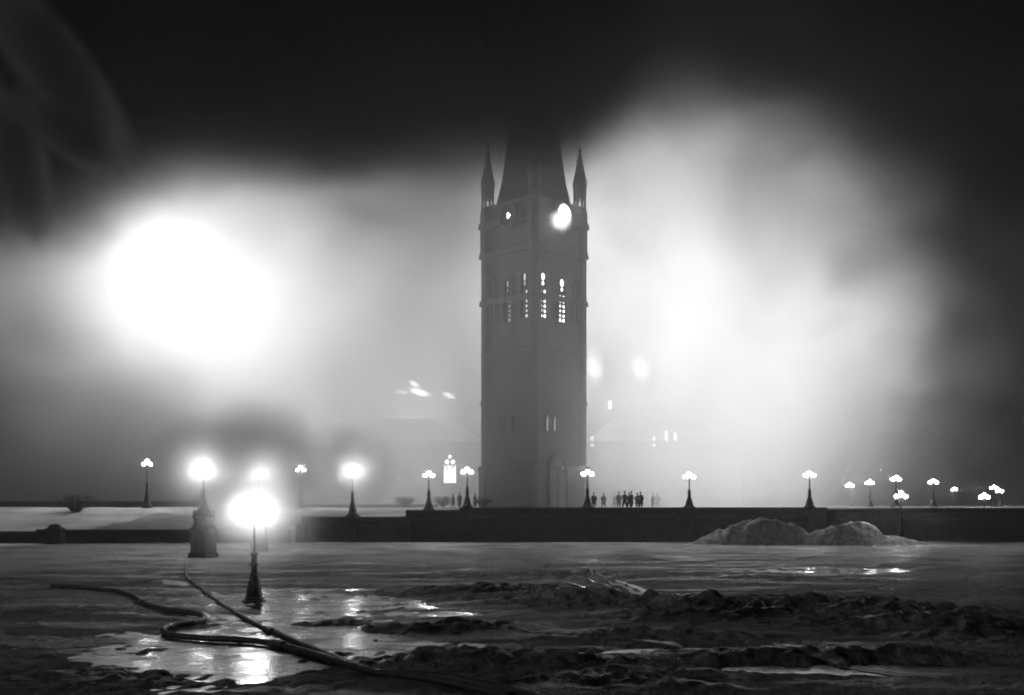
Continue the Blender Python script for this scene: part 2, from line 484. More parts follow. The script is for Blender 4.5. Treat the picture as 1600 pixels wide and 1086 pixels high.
# steep truncated roof
m = bmesh.new()
prof = [(3.72, 332), (3.6, 322), (3.05, 285), (2.5, 225), (2.15, 170), (1.95, 125)]
lathe(m, [(a * math.sqrt(2), tz_(y)) for a, y in prof], 4, 0, 0, 0, R(45))
rf = finish(m, 'roof', M_ROOF, TW)
m = bmesh.new()
for k in range(4):
    a = R(45 + 90 * k)
    pts = [Vector((math.cos(a) * q * math.sqrt(2) * 1.005, math.sin(a) * q * math.sqrt(2) * 1.005, tz_(y))) for q, y in prof]
    tube_path(m, pts, 0.1, 6)
finish(m, 'hip_roll', M_IRON, rf)
m = bmesh.new()
box(m, -2.15, 2.15, -2.15, 2.15, tz_(125) + 0.003, tz_(125) + 0.4)
for k in range(-4, 5):
    for sgn in (-1, 1):
        lathe(m, [(0.05, 0), (0.05, 1.2), (0.01, 1.6)], 5, k * 0.48, sgn * 2.0, tz_(125) + 0.4)
        lathe(m, [(0.05, 0), (0.05, 1.2), (0.01, 1.6)], 5, sgn * 2.0, k * 0.48, tz_(125) + 0.4)
finish(m, 'iron_cresting', M_IRON, rf)

FACE_R = Matrix.Translation((0, -A, 0))                                   # right-hand visible face (local -y)
FACE_L = Matrix.Rotation(R(-90), 4, 'Z') @ Matrix.Translation((0, -A, 0)) # left-hand visible face (local -x)
def facex(frac, left):
    """offset along the face from its middle; frac counts from the near corner"""
    u = -A + frac * 2 * A
    return -u if left else u

def tall_window(parent, F, u, z0, z1, hot, cols, first=0):
    """pointed lancet with a light in its head and rows of small lights in two columns"""
    Mx = F @ Matrix.Translation((u, 0, 0))
    wd = 1.5
    h = z1 - z0
    m = bmesh.new()
    ring_prism(m, pointed(wd + 0.44, z0 - 0.2, z0 + h * 0.72, z1 + 0.32), pointed(wd, z0, z0 + h * 0.72, z1), -0.2, -0.004, Mx)
    wn = finish(m, 'window', M_STONE, parent)
    m = bmesh.new()
    prism(m, pointed(wd + 0.06, z0, z0 + h * 0.72, z1), -0.03, -0.006, Mx)
    finish(m, 'louvre_board', M_GLASS_DARK, wn)
    m = bmesh.new(); prism(m, [(-0.07, z0), (0.07, z0), (0.07, z0 + h * 0.7), (-0.07, z0 + h * 0.7)], -0.14, -0.035, Mx)
    finish(m, 'mullion', M_STONE, wn)
    def lit(cx, cz, rw, rh, mt):
        m = bmesh.new()
        prism(m, [(cx + rw * math.cos(2 * math.pi * i / 8) * random.uniform(.8, 1.15), cz + rh * math.sin(2 * math.pi * i / 8) * random.uniform(.85, 1.1)) for i in range(8)], -0.05, -0.034, Mx)
        finish(m, 'pane', mt, wn)
    if hot is None: return
    lit(0, z1 - 0.75, 0.36 if hot is M_PANE_HOT else 0.16, 0.5, hot)
    lit(0, z1 - 1.65, 0.2 if hot is M_PANE_HOT else 0.08, 0.32, hot)
    n = 6
    for c in cols:
        for k in range(n):
            zz = z0 + 0.25 + k * h * 0.105
            last = k == 0
            lit(c * 0.34, zz, 0.2 if last else 0.15, 0.25 if last else 0.2, hot if c > 0 or last else M_PANE_DIM if hot is not M_PANE_HOT else M_WINDOW)
zw0, zw1 = tz_(508), tz_(438)
tall_window(TW, FACE_R, facex(0.15, False), zw0, zw1, M_PANE_HOT, (-1, 1))
tall_window(TW, FACE_R, facex(0.52, False), zw0 - 0.2, zw1 - 0.35, M_PANE_HOT, (-1, 1))
tall_window(TW, FACE_R, facex(0.85, False), zw0, zw1 - 0.3, None, ())
tall_window(TW, FACE_L, facex(0.18, True), zw0, zw1, M_PANE_WARM, (1,))
tall_window(TW, FACE_L, facex(0.50, True), zw0 - 0.2, zw1 - 0.5, M_PANE_DIM, (1,))
tall_window(TW, FACE_L, facex(0.84, True), zw0, zw1, None, ())
# lower two-light windows
for F, left, fr, mt in ((FACE_R, False, 0.24, M_PANE_DIM), (FACE_R, False, 0.38, M_PANE_DIM), (FACE_L, True, 0.4, M_GLASS_DARK), (FACE_L, True, 0.6, M_GLASS_DARK)):
    Mx = F @ Matrix.Translation((facex(fr, left), 0, 0))
    m = bmesh.new(); ring_prism(m, pointed(0.95, tz_(679), tz_(664), tz_(652)), pointed(0.6, tz_(677), tz_(664), tz_(655)), -0.16, -0.004, Mx)
    wn = finish(m, 'window', M_STONE, TW)
    m = bmesh.new(); prism(m, pointed(0.3 if mt is M_PANE_DIM else 0.62, tz_(677), tz_(664), tz_(655)), -0.03, -0.006, Mx)
    finish(m, 'pane', mt, wn)
# clock dials
def dial(F, u, py, r, face_mat, lit_r=None):
    z = tz_(py)
    Mx = F @ Matrix.Translation((u, -0.5, 0))
    m = bmesh.new(); ring_prism(m, circle(0, z, r + 0.35, 28), circle(0, z, r, 28), -0.32, 0.45, Mx)
    cl = finish(m, 'clock', M_STONE, TW)
    ol = [(x * q, z + (zz - z) * q) for (x, zz), q in ((p, random.uniform(0.84, 1.04) if face_mat is M_DIAL else 1.0) for p in circle(0, z, r + 0.03, 16))]
    m = bmesh.new(); prism(m, ol, -0.1, -0.05, Mx)
    finish(m, 'dial', face_mat, cl)
    m = bmesh.new()
    for ang, L, wd in ((R(35), r * 0.8, 0.06), (R(150), r * 0.55, 0.09)):
        d = Vector((math.sin(ang), math.cos(ang))); q = Vector((d.y, -d.x)) * wd
        prism(m, [(-q.x, z - q.y), (d.x * L, z + d.y * L), (q.x, z + q.y)], -0.15, -0.12, Mx)
    finish(m, 'hand', M_IRON, cl)
    if lit_r:
        m = bmesh.new(); prism(m, [(x + 0.1 * math.sin(zz * 9), zz) for x, zz in circle(0.1, z, lit_r, 9, 0.75)], -0.118, -0.105, Mx)
        finish(m, 'lit_patch', M_PANE_HOT, cl)
dial(FACE_R, facex(0.50, False), 346, 1.25, M_DIAL)
dial(FACE_L, facex(0.44, True), 350, 1.4, M_STONE, 0.42)
# entrance arch in the right face; an emissive panel imitates light inside
Mx = FACE_R @ Matrix.Translation((facex(0.40, False), -0.35, 0))
m = bmesh.new(); ring_prism(m, pointed(4.1, -0.1, 3.6, 7.4), pointed(3.0, -0.1, 3.4, 6.6), -0.5, -0.004, Mx)
pt = finish(m, 'portal', M_STONE, TW)
m = bmesh.new(); prism(m, pointed(2.98, -0.1, 3.4, 6.6), -0.06, -0.01, Mx)
finish(m, 'porch_glow', M_PORCH_GLOW, pt)  # emissive panel painting the porch light, no real glazing
m = bmesh.new(); prism(m, [(-0.1, 0), (0.1, 0), (0.1, 5.6), (-0.1, 5.6)], -0.16, -0.065, Mx)
finish(m, 'centre_post', M_DARKSTONE, pt)

# ------------------------------------------------------------------ burning wings either side
def gothic_window(parent, x, z0, wd, h, y, lit=None):
    """three lancets under tracery circles"""
    Mx = Matrix.Translation((x, y, 0))
    m = bmesh.new(); ring_prism(m, pointed(wd + 0.5, z0 - 0.2, z0 + h * 0.62, z0 + h + 0.3), pointed(wd, z0, z0 + h * 0.62, z0 + h), -0.22, -0.004, Mx)
    wn = finish(m, 'window', M_WING_STONE, parent)
    m = bmesh.new(); prism(m, pointed(wd + 0.04, z0, z0 + h * 0.62, z0 + h), -0.04, -0.008, Mx)
    finish(m, 'tracery', M_WING_STONE, wn)
    g = lit or M_GLASS_DARK
    lw = wd / 3 - 0.1
    shapes = []
    for k in (-1, 0, 1):
        shapes.append([(px + k * wd / 3, pz) for px, pz in pointed(lw, z0 + 0.06, z0 + h * (0.46 if k else 0.5), z0 + h * (0.55 if k else 0.58))])
    for k in (-1, 1):
        shapes.append(circle(k * wd * 0.235, z0 + h * 0.73, wd * 0.18, 10))
        shapes.append([(k * wd * 0.44, z0 + h * 0.52), (k * wd * 0.48, z0 + h * 0.62), (k * wd * 0.36, z0 + h * 0.62)])
        shapes.append([(k * wd * 0.17, z0 + h * 0.55), (k * wd * 0.26, z0 + h * 0.615), (k * wd * 0.06, z0 + h * 0.63)])
    shapes.append(circle(0, z0 + h * 0.91, wd * 0.15, 10, 0.9))
    for sh in shapes:
        m = bmesh.new(); prism(m, sh, -0.07, -0.044, Mx); finish(m, 'pane', g, wn)

def wing(name, x0, x1, y0, depth, eave, ridge, label):
    r = empty(name, ((x0 + x1) / 2, y0, TZ - 0.1))
    hw = (x1 - x0) / 2
    m = bmesh.new(); box(m, -hw, hw, 0, depth, -0.2, eave); finish(m, 'wall', M_WING_STONE, r)
    m = bmesh.new(); box(m, -hw - 0.25, hw + 0.25, -0.3, depth + 0.3, eave + 0.003, eave + 0.5); finish(m, 'cornice', M_WING_STONE, r)
    m = bmesh.new(); box(m, -hw, hw, 0.2, depth - 0.2, eave + 0.503, ridge, (depth - 0.4) * 0.32); rf = finish(m, 'roof', M_ROOF, r)
    return tag(r, label, 'building'), hw
WY = 182.0
wl, hw = wing('stone_wing', at(470, 700, WY).x, at(752, 700, WY).x, WY, 16, 10.5, 15.0, 'burning Gothic stone wing left of the tower with one bright tracery window')
k = WY / FP
lx = (703 - 800) * k - wl.location.x
gothic_window(wl, lx, EYE + (HZ - 755) * k - wl.location.z, 2.1, 4.85, 0, M_WINDOW)
for px in (500, 545, 590, 635, 668, 738):
    gothic_window(wl, (px - 800) * k - wl.location.x, EYE + (HZ - 755) * k - wl.location.z, 1.75, 4.15, 0)
wr, hw = wing('stone_wing', at(916, 700, WY).x, at(1158, 700, WY).x, WY, 16, 10.5, 15.0, 'burning Gothic stone wing right of the tower, washed out by glowing smoke')
for i, px in enumerate((945, 985, 1022, 1060, 1100, 1135)):
    gothic_window(wr, (px - 800) * k - wr.location.x, 3.2, 1.7, 3.9, 0)
for px, py in ((1022, 690), (1041, 681), (1055, 684), (925, 690)):
    Mx = Matrix.Translation(((px - 800) * k - wr.location.x, 0, EYE + (HZ - py) * k - wr.location.z))
    m = bmesh.new(); ring_prism(m, pointed(0.8, -0.9, 0.4, 1.0), pointed(0.5, -0.8, 0.4, 0.85), -0.16, -0.004, Mx)
    wn = finish(m, 'slit_window', M_STONE, wr)
    m = bmesh.new(); prism(m, pointed(0.52, -0.8, 0.4, 0.85), -0.03, -0.006, Mx); finish(m, 'pane', M_PANE_WARM, wn)

# flames: ragged tongues of fire
def flame(px, py, D, wd, ht, lean, mt, label, group=None, n=3):
    p = at(px, py, D)
    m = bmesh.new()
    for q in range(n):
        bx = (q - (n - 1) / 2) * wd / n * 0.9
        pts = []; rr = []
        hq = ht * random.uniform(0.65, 1.0)
        for i in range(7):
            t = i / 6
            pts.append(Vector((bx + lean * t * t * hq + 0.12 * wd * math.sin(t * 7 + q * 2), 0.2 * math.sin(q * 3 + t * 4), -ht / 2 + hq * t)))
            rr.append(max(0.02, wd / n * 0.72 * (math.sin(math.pi * (0.22 + 0.78 * t)) ** 0.8)))
        tube_path(m, pts, rr, 9)
    o = finish(m, 'flame', mt, None, True); o.location = p
    tag(o, label, 'flame', group)
    return o
flame(953, 631, 178, 0.4, 1.3, 0.05, M_FLAME_SOFT, 'tiny upright flame low between the two big right flames', n=1)

# ------------------------------------------------------------------ gate piers and lamps
def gate_pier(px, D, h, label, sc=1.0):
    p = at(px, 800, D)
    r = empty('gate_pier', (p.x, D, 0))
    m = bmesh.new()
    lathe(m, [(1.35, -0.2), (1.35, 0.35), (1.15, 0.5), (1.12, h * 0.52), (1.22, h * 0.55), (1.22, h * 0.60), (0.98, h * 0.68)], 8, rot=R(22.5))
    finish(m, 'pedestal', M_DARKSTONE, r)
    m = bmesh.new()
    lathe(m, [(0.92, h * 0.68), (0.86, h * 0.8), (1.0, h * 0.83), (1.0, h * 0.87), (0.72, h * 0.9), (0.55, h * 0.96), (0.5, h)], 8, rot=R(22.5))
    finish(m, 'cap', M_DARKSTONE, r)
    for k in range(8):
        a = R(45 * k)
        m = bmesh.new(); lathe(m, [(0.16, h * 0.87), (0.13, h * 0.93), (0.02, h * 1.0)], 5, 0.86 * math.cos(a), 0.86 * math.sin(a))
        finish(m, 'finial', M_DARKSTONE, r)
    r.scale = (sc, sc, 1)
    return tag(r, label, 'pier')
gate_pier(318, 88, 3.85, 'big dark octagonal gate pier left of the nearest lamp post', 0.88)

def make_lamp():
    r = empty('street_lamp')
    m = bmesh.new(); lathe(m, [(0.52, -0.25), (0.52, 0.07), (0.42, 0.1), (0.42, 0.18), (0.34, 0.22)], 8); finish(m, 'base', M_IRON, r)
    m = bmesh.new(); lathe(m, [(0.36, 0.22), (0.32, 0.5), (0.24, 0.9), (0.15, 1.2), (0.13, 1.5), (0.125, 2.12), (0.06, 2.2)], 8); finish(m, 'pedestal', M_IRON, r)
    for z, q in ((1.22, 0.2), (1.68, 0.22), (2.14, 0.19)):
        m = bmesh.new(); lathe(m, [(q - 0.06, z - 0.05), (q, z - 0.02), (q, z + 0.02), (q - 0.06, z + 0.05)], 10); finish(m, 'collar', M_IRON, r)
    m = bmesh.new(); lathe(m, [(0.06, 2.2), (0.05, 3.7), (0.07, 3.75), (0.04, 3.98)], 8); finish(m, 'pole', M_IRON, r)
    m = bmesh.new()
    for s in (-1, 1):
        pts = [Vector((s * 0.05, 0, 3.5)), Vector((s * 0.18, 0, 3.47)), Vector((s * 0.3, 0, 3.52)), Vector((s * 0.34, 0, 3.62)), Vector((s * 0.34, 0, 3.7))]
        tube_path(m, pts, 0.03, 6)
    finish(m, 'bracket', M_IRON, r)
    for x, z in ((-0.34, 3.86), (0.34, 3.86), (0, 4.16)):
        m = bmesh.new(); bmesh.ops.create_icosphere(m, subdivisions=2, radius=0.18)
        g = finish(m, 'globe', M_GLOBE, r, True); g.location = (x, 0, z)
        m = bmesh.new(); lathe(m, [(0.1, -0.24), (0.13, -0.17), (0.09, -0.14)], 8)
        c = finish(m, 'globe_holder', M_IRON, r); c.location = (x, 0, z)
    return r
LAMPS = [  # px, D, base z (None = ground), height scale, label, bright
    (397, 48.5, 0.0, 0.99, 'nearest street lamp, standing on the wet square beside the hose', True),
    (318, 88, 3.8, 0.80, 'lamp with a wide halo on top of the octagonal gate pier', True),
    (405, 100, 2.3, 1.18, 'hazy lamp seen just above the nearest lamp head', True),
    (230, 146, 4.15, 1.42, 'tall lamp with three separate globes at the far left', False),
    (470, 145, 4.05, 1.24, 'lamp behind the snowy lawn between the hazy lamp and the wall end', False),
    (551, 122.8, 3.1, 1.20, 'haloed lamp on the low stepped end of the terrace wall', True),
    (670, 127, 3.75, 1.0, 'lamp left of the bright Gothic window', False),
    (730, 123.35, 3.98, 1.02, 'lamp right of the bright Gothic window', False),
    (918, 123.35, 3.98, 0.96, 'wall lamp standing at the right foot of the tower', False),
    (1077, 123.35, 3.98, 0.88, 'wall lamp alone between the crowd and the left snow heap', False),
    (1265, 123.35, 3.98, 0.92, 'wall lamp above the dip between the two snow heaps', False),
    (1328, 180, 3.93, 0.88, 'faintest small lamp beyond the right end of the terrace wall', False),
    (1359, 165, 3.93, 0.92, 'small lamp right of the faintest one', False),
    (1400, 140, 3.93, 0.92, 'taller back lamp of the close pair at right', False),
    (1408, 116, 0.3, 1.25, 'front lamp of the close pair at right, standing below the wall', False),
    (1458, 160, 3.93, 0.92, 'lamp right of the close pair, above the retaining wall', False),
    (1491, 240, 3.93, 0.92, 'tiny distant lamp between two larger ones at right', False),
    (1538, 136, 1.5, 0.95, 'brightest lamp near the right edge, its post hidden by the wall', True),
    (1553, 200, 3.93, 0.86, 'upper of two small lamps at the right edge', False),
    (1562, 205, 3.93, 0.72, 'lower rightmost of two small lamps at the right edge', False),
]
proto = make_lamp()
for i, (px, D, bz, hs, lab, bright) in enumerate(LAMPS):
    o = proto if i == 0 else copy_tree(proto)
    o.location = ((px - 800) / FP * D, D, bz)
    fat = 1.0 if i == 0 else 1.35 if D > 110 else 1.1
    o.scale = (fat, fat, hs)
    o.rotation_euler.z = R(random.uniform(-12, 12))
    tag(o, lab, 'street lamp', 'three-globe street lamps round the square')
    for ch in o.children:
        if ch.name.startswith('globe') and not ch.name.startswith('globe_holder'):
            ch.scale = (1.15 / fat ** .5, 1.15 / fat ** .5, 1.15 / hs)
            if bright:
                ch.material_slots[0].link = 'OBJECT'; ch.material_slots[0].material = M_GLOBE_BRIGHT
    if D > 150: continue
    ld = bpy.data.lights.new('lamp_light', 'POINT'); ld.shadow_soft_size = 0.3
    ld.energy = (210 if i == 0 else 1000 if px == 405 else 480 if px == 318 else 200) if bright else 150
    lo_ = bpy.data.objects.new('lamp_light', ld); COL.objects.link(lo_); lo_.parent = o; lo_.location = (0, 0, 3.98)
# plinths under the lamps that stand on walls or lawn
for px, D, z0, z1, wdt, lab in ((551, 123.35, 2.92, 3.1, 0.8, 'stone plinth under the haloed lamp on the wall end'),
                           (405, 100, -0.2, 2.3, 0.7, 'plain stone plinth behind the nearest lamp head')):
    m = bmesh.new(); box(m, -wdt, wdt, -wdt * .8, wdt * .8, z0, z1 - 0.01, 0.12)
    o = finish(m, 'lamp_plinth', M_DARKSTONE); o.location = ((px - 800) / FP * D, D, 0)
    tag(o, lab, 'plinth')

# thin ribbons of polished ice along the sleigh tracks and ruts
M_ICE = mat('polished_ice', 0.3, 0.4, 0, 0.3, 1.5, 0.4, 3)
for n_, (a, b, wd) in enumerate((((905, 893), (1040, 947), 0.28), ((893, 905), (985, 932), 0.2), ((950, 928), (1120, 966), 0.22), ((1015, 937), (1050, 950), 0.3), ((1100, 906), (1205, 904), 0.35), ((1255, 890), (1320, 894), 0.7),
                 ((1345, 888), (1372, 884), 0.5), ((1400, 892), (1470, 887), 0.6), ((955, 1003), (1170, 1022), 0.22), ((1070, 1015), (1135, 1021), 0.32), ((800, 988), (905, 1004), 0.15),
                 ((1120, 893), (1240, 886), 0.5), ((420, 872), (640, 880), 0.4), ((640, 900), (720, 896), 0.3), ((130, 905), (260, 900), 0.25), ((255, 908), (292, 918), 0.5), ((1120, 865), (1500, 862), 0.8), ((1190, 1020), (1510, 1072), 0.3))):  # last ribbon is added to imitate a pale smear, not a rut
    ax, ay = gpt(*a); bx, by = gpt(*b)
    N = 60
    tt = np.linspace(0, 1, N)
    cxs = ax + (bx - ax) * tt + 0.15 * fbm(tt * 5, tt * 0 + n_, 91, 3); cys = ay + (by - ay) * tt + 0.25 * fbm(tt * 6, tt * 0 + n_, 95, 3)
    dx, dy = bx - ax, by - ay; L_ = math.hypot(dx, dy)
    wdt = wd * np.clip(np.sin(np.pi * tt) ** 0.5 * (0.65 + 1.1 * fbm(tt * 9, tt * 0 + n_, 97, 3)), 0.01, 2)
    rows = []
    for q in (-1, -0.35, 0.35, 1):
        rows.append((cxs - dy / L_ * wdt * q, cys + dx / L_ * wdt * q))
    RX = np.array([r_[0] for r_ in rows]); RY = np.array([r_[1] for r_ in rows])
    RZ = np.maximum(ground_z(RX, RY), WATER_Z) + 0.02
    RZ = RZ + (RZ.mean(0, keepdims=True) - RZ) * 0.6
    tag(link(grid_mesh('ice_streak', RX, RY, RZ), 'ice_streak', M_ICE, None, True), kind='structure')

# ------------------------------------------------------------------ snow heaps below the wall
def snow_heap(px0, px1, top, D, label, seed, skew=0.0):
    x0, x1 = (px0 - 800) / FP * D, (px1 - 800) / FP * D
    h = EYE + (HZ - top) / FP * D
    W = (x1 - x0) / 2
    gx = np.linspace(-1, 1, 70); gy = np.linspace(-1, 1, 40)
    U, V = np.meshgrid(gx, gy)
    rr = np.sqrt((U - skew * (1 - U * U)) ** 2 + V ** 2)
    prof = np.clip(1 - rr, 0, 1); prof = np.sin(np.pi / 2 * prof ** 0.85) ** 1.3 * 0.93
    Xh, Yh = U * W, V * 3.6
    Z = h * 0.98 * prof * (1 + 0.5 * fbm(Xh * 0.5 + seed, Yh * 0.6, seed, 5)) + 0.22 * fbm(Xh * 2, Yh * 2, seed + 3, 3) * np.clip(prof * 5, 0, 1) - 0.08
    o = link(grid_mesh('snow_heap', Xh, Yh, Z), 'snow_heap', M_SNOW, None, True)
    o.location = ((x0 + x1) / 2, D, 0)
    tag(o, label, 'snow heap', 'snow heaps shovelled up below the wall')
snow_heap(1070, 1300, 809, 117, 'wider left snow heap below the terrace wall', 3, 0.1)
snow_heap(1225, 1400, 814, 115.5, 'rounded right snow heap at the wall end', 8, 0.15)
snow_heap(1320, 1470, 832, 116, 'low trailing snow heap right of the rounded one', 13, -0.3)

# ------------------------------------------------------------------ fire hoses
def smooth_path(pts, step=0.25):
    out = []
    P = [pts[0]] + pts + [pts[-1]]
    for i in range(1, len(P) - 2):
        p0, p1, p2, p3 = P[i - 1], P[i], P[i + 1], P[i + 2]
        n = max(2, int((p2 - p1).length / step))
        for q in range(n):
            t = q / n
            out.append(0.5 * ((2 * p1) + (p2 - p0) * t + (2 * p0 - 5 * p1 + 4 * p2 - p3) * t * t + (3 * p1 - p0 - 3 * p2 + p3) * t ** 3))
    out.append(pts[-1])
    return out
def hose(pix, label, r=0.085, lift=0.0):
    pts = [Vector((*gpt(*p), 0)) for p in pix]
    pts = smooth_path(pts, 0.3)
    zz = ground_z([p.x for p in pts], [p.y for p in pts])
    zz = np.maximum(zz, WATER_Z)
    ker = np.ones(5) / 5
    zz = np.convolve(np.pad(zz, 2, mode='edge'), ker, 'valid')
    for p, z in zip(pts, zz): p.z = float(z) + r * 0.75 + lift
    c = pts[len(pts) // 2]
    e = empty('fire_hose', (c.x, c.y, 0))
    m = bmesh.new(); tube_path(m, [p - Vector((c.x, c.y, 0)) for p in pts], r, 9)
    finish(m, 'hose_jacket', M_HOSE, e, True)
    for fr in (0.3, 0.72):
        i = int(len(pts) * fr)
        m = bmesh.new(); tube_path(m, [q - Vector((c.x, c.y, 0)) for q in pts[i:i + 3]], r * 1.45, 9)
        finish(m, 'coupling', M_BRASS, e)
    return tag(e, label, 'fire hose')
hose([(291, 884), (290, 893), (293, 906), (322, 928), (362, 957), (415, 985), (470, 1008), (520, 1030), (565, 1049), (640, 1062), (720, 1074), (800, 1088), (880, 1110)],
     'straighter fire hose running from the gate pier diagonally across the wet ground')
hose([(80, 921), (150, 925), (203, 934), (224, 948), (258, 961), (303, 964), (320, 969), (310, 977), (272, 983), (255, 990), (272, 998), (330, 1003), (400, 1007), (460, 1019), (520, 1037), (570, 1055), (640, 1070), (720, 1084), (800, 1100)],
     'fire hose lying in an S bend over the pale ice', 0.1, 0.03)

# ------------------------------------------------------------------ people on the terrace
def make_person(name, pose, hat):
    me = bpy.data.meshes.new('skel')
    sp = pose
    V = [(0, 0, 0.95), (0, 0, 1.2), (0, 0, 1.42), (0, 0, 1.55), (0, -0.02, 1.68), (0, -0.02, 1.76)]
    Rr = [0.16, 0.16, 0.15, 0.065, 0.1, 0.08]
    E = [(0, 1), (1, 2), (2, 3), (3, 4), (4, 5)]
    def chain(root, pts, rad):
        a = root
        for p, q in zip(pts, rad):
            V.append(p); Rr.append(q); E.append((a, len(V) - 1)); a = len(V) - 1
    for s in (-1, 1):
        chain(0, [(s * 0.1, 0, 0.88), (s * 0.12, s * sp * 0.08, 0.48), (s * 0.13, s * sp * 0.16, 0.09), (s * 0.14, s * sp * 0.16 - 0.16, 0.04)], [0.1, 0.075, 0.055, 0.045])
        chain(2, [(s * 0.2, 0, 1.4), (s * (0.26 + 0.04 * sp), 0.02, 1.12), (s * 0.25, -0.1 - 0.05 * sp, 0.88), (s * 0.24, -0.13 - 0.05 * sp, 0.79)], [0.075, 0.055, 0.045, 0.04])
    me.from_pydata(V, E, [])
    o = bpy.data.objects.new('skel', me); COL.objects.link(o)
    sk = o.modifiers.new('Skin', 'SKIN'); o.modifiers.new('Sub', 'SUBSURF').levels = 1
    for v, q in zip(me.skin_vertices[0].data, Rr): v.radius = (q, q * 0.85)
    me.skin_vertices[0].data[0].use_root = True
    dg = bpy.context.evaluated_depsgraph_get()
    body = bpy.data.meshes.new_from_object(o.evaluated_get(dg))
    bpy.data.objects.remove(o)
    r = empty('person')
    body.materials.clear()
    link(body, 'body', M_SKIN, r, True)
    m = bmesh.new(); lathe(m, [(0.29, 0.42), (0.25, 0.75), (0.21, 1.0), (0.225, 1.25), (0.215, 1.4), (0.12, 1.5), (0.09, 1.53)], 12)
    for v in m.verts: v.co.y *= 0.78
    for s in (-1, 1):
        tube_path(m, [Vector((s * 0.19, 0, 1.43)), Vector((s * (0.27 + 0.04 * sp), 0.02, 1.12)), Vector((s * 0.255, -0.1 - 0.05 * sp, 0.9))], [0.095, 0.085, 0.075], 8)
        tube_path(m, [Vector((s * 0.11, s * sp * 0.03, 0.6)), Vector((s * 0.12, s * sp * 0.08, 0.45)), Vector((s * 0.13, s * sp * 0.16, 0.1))], [0.12, 0.105, 0.085], 8)
    finish(m, 'overcoat', M_COAT, r, True)
    m = bmesh.new()
    prof = [(0.17, 1.75), (0.17, 1.765), (0.115, 1.77), (0.11, 1.86), (0.08, 1.89)] if hat else [(0.118, 1.72), (0.125, 1.8), (0.1, 1.86), (0.03, 1.88)]
    lathe(m, prof, 10); finish(m, 'hat', M_COAT, r)
    return r
P1, P2, P3 = make_person('a', 0.2, True), make_person('b', 1.0, False), make_person('c', 0.5, True)
LK = ('dark coated figure in the dense knot of people on the terrace', 'people standing in the dense knot')
PEOPLE = [
    (928, 135, 'lone figure close against the right side of the tower-foot lamp', None),
    (943, 140, 'lone figure in the first gap right of the tower-foot lamp', None),
    (960, 146, 'farthest figure just left of the dense knot', None),
    (967, 139, *LK), (976, 131, *LK), (983, 135, *LK), (986.5, 130, *LK), (996, 134, *LK), (1001, 129, *LK),
    (1020, 141, 'figure standing apart just right of the dense knot', None),
    (1027, 146, 'fainter of two figures standing apart right of the dense knot', None),
    (742, 143, 'figure close on the right of the lamp by the window', None),
    (718, 142, 'figure close on the left of the lamp by the window', None),
    (708, 144, 'figure below the bright Gothic window, between the two lamps', None),
]
for i, (px, D, lab, grp) in enumerate(PEOPLE):
    o = (P1, P2, P3)[i] if i < 3 else copy_tree((P1, P2, P3)[i % 3])
    o.location = ((px - 800) / FP * D, D, TZ)
    o.rotation_euler.z = R(180 + random.uniform(-70, 70))
    s = random.uniform(0.93, 1.05); o.scale = (s * 1.08, s * 1.08, s)
    tag(o, lab, 'person', grp)
    if grp is None and 'group' in o: del o['group']

# bare shrubs on the terrace
def shrub(px, D, z, wd, ht, label, seed):
    rnd = random.Random(seed)
    m = bmesh.new()
    for q in range(90):
        a = rnd.uniform(0, 2 * math.pi); sp = rnd.uniform(0.2, 1) * wd / 2; h = ht * rnd.uniform(0.5, 1)
        pts = [Vector((0.08 * math.cos(a), 0.08 * math.sin(a), 0))]
        for i in range(1, 5):
            t = i / 4
            pts.append(Vector((math.cos(a) * sp * t + rnd.uniform(-.1, .1), math.sin(a) * sp * t + rnd.uniform(-.1, .1), h * t ** 0.8)))
        tube_path(m, pts, [0.05, 0.04, 0.03, 0.025, 0.01], 4)
        for b in range(3):
            i = rnd.randint(1, 3)
            d = Vector((rnd.uniform(-.5, .5), rnd.uniform(-.5, .5), rnd.uniform(.1, .5)))
            tube_path(m, [pts[i], pts[i] + d * 0.5, pts[i] + d], [0.03, 0.02, 0.008], 3)
    o = finish(m, 'bare_shrub', M_TWIG); o.location = ((px - 800) / FP * D, D, z)
    tag(o, label, 'shrub', 'bare shrubs by the terrace')
shrub(633, 146, TZ - .05, 3.6, 1.5, 'bare bush left of the lamp beside the Gothic window', 1)
shrub(692, 147, TZ - .05, 3.4, 1.6, 'bare bush under the bright Gothic window', 2)
shrub(755, 144, TZ - .05, 3.0, 1.5, 'bare bush at the left foot of the tower', 3)
shrub(118, 141, 3.0, 7.0, 2.9, 'large bare bush at the far left end of the lawn', 4)

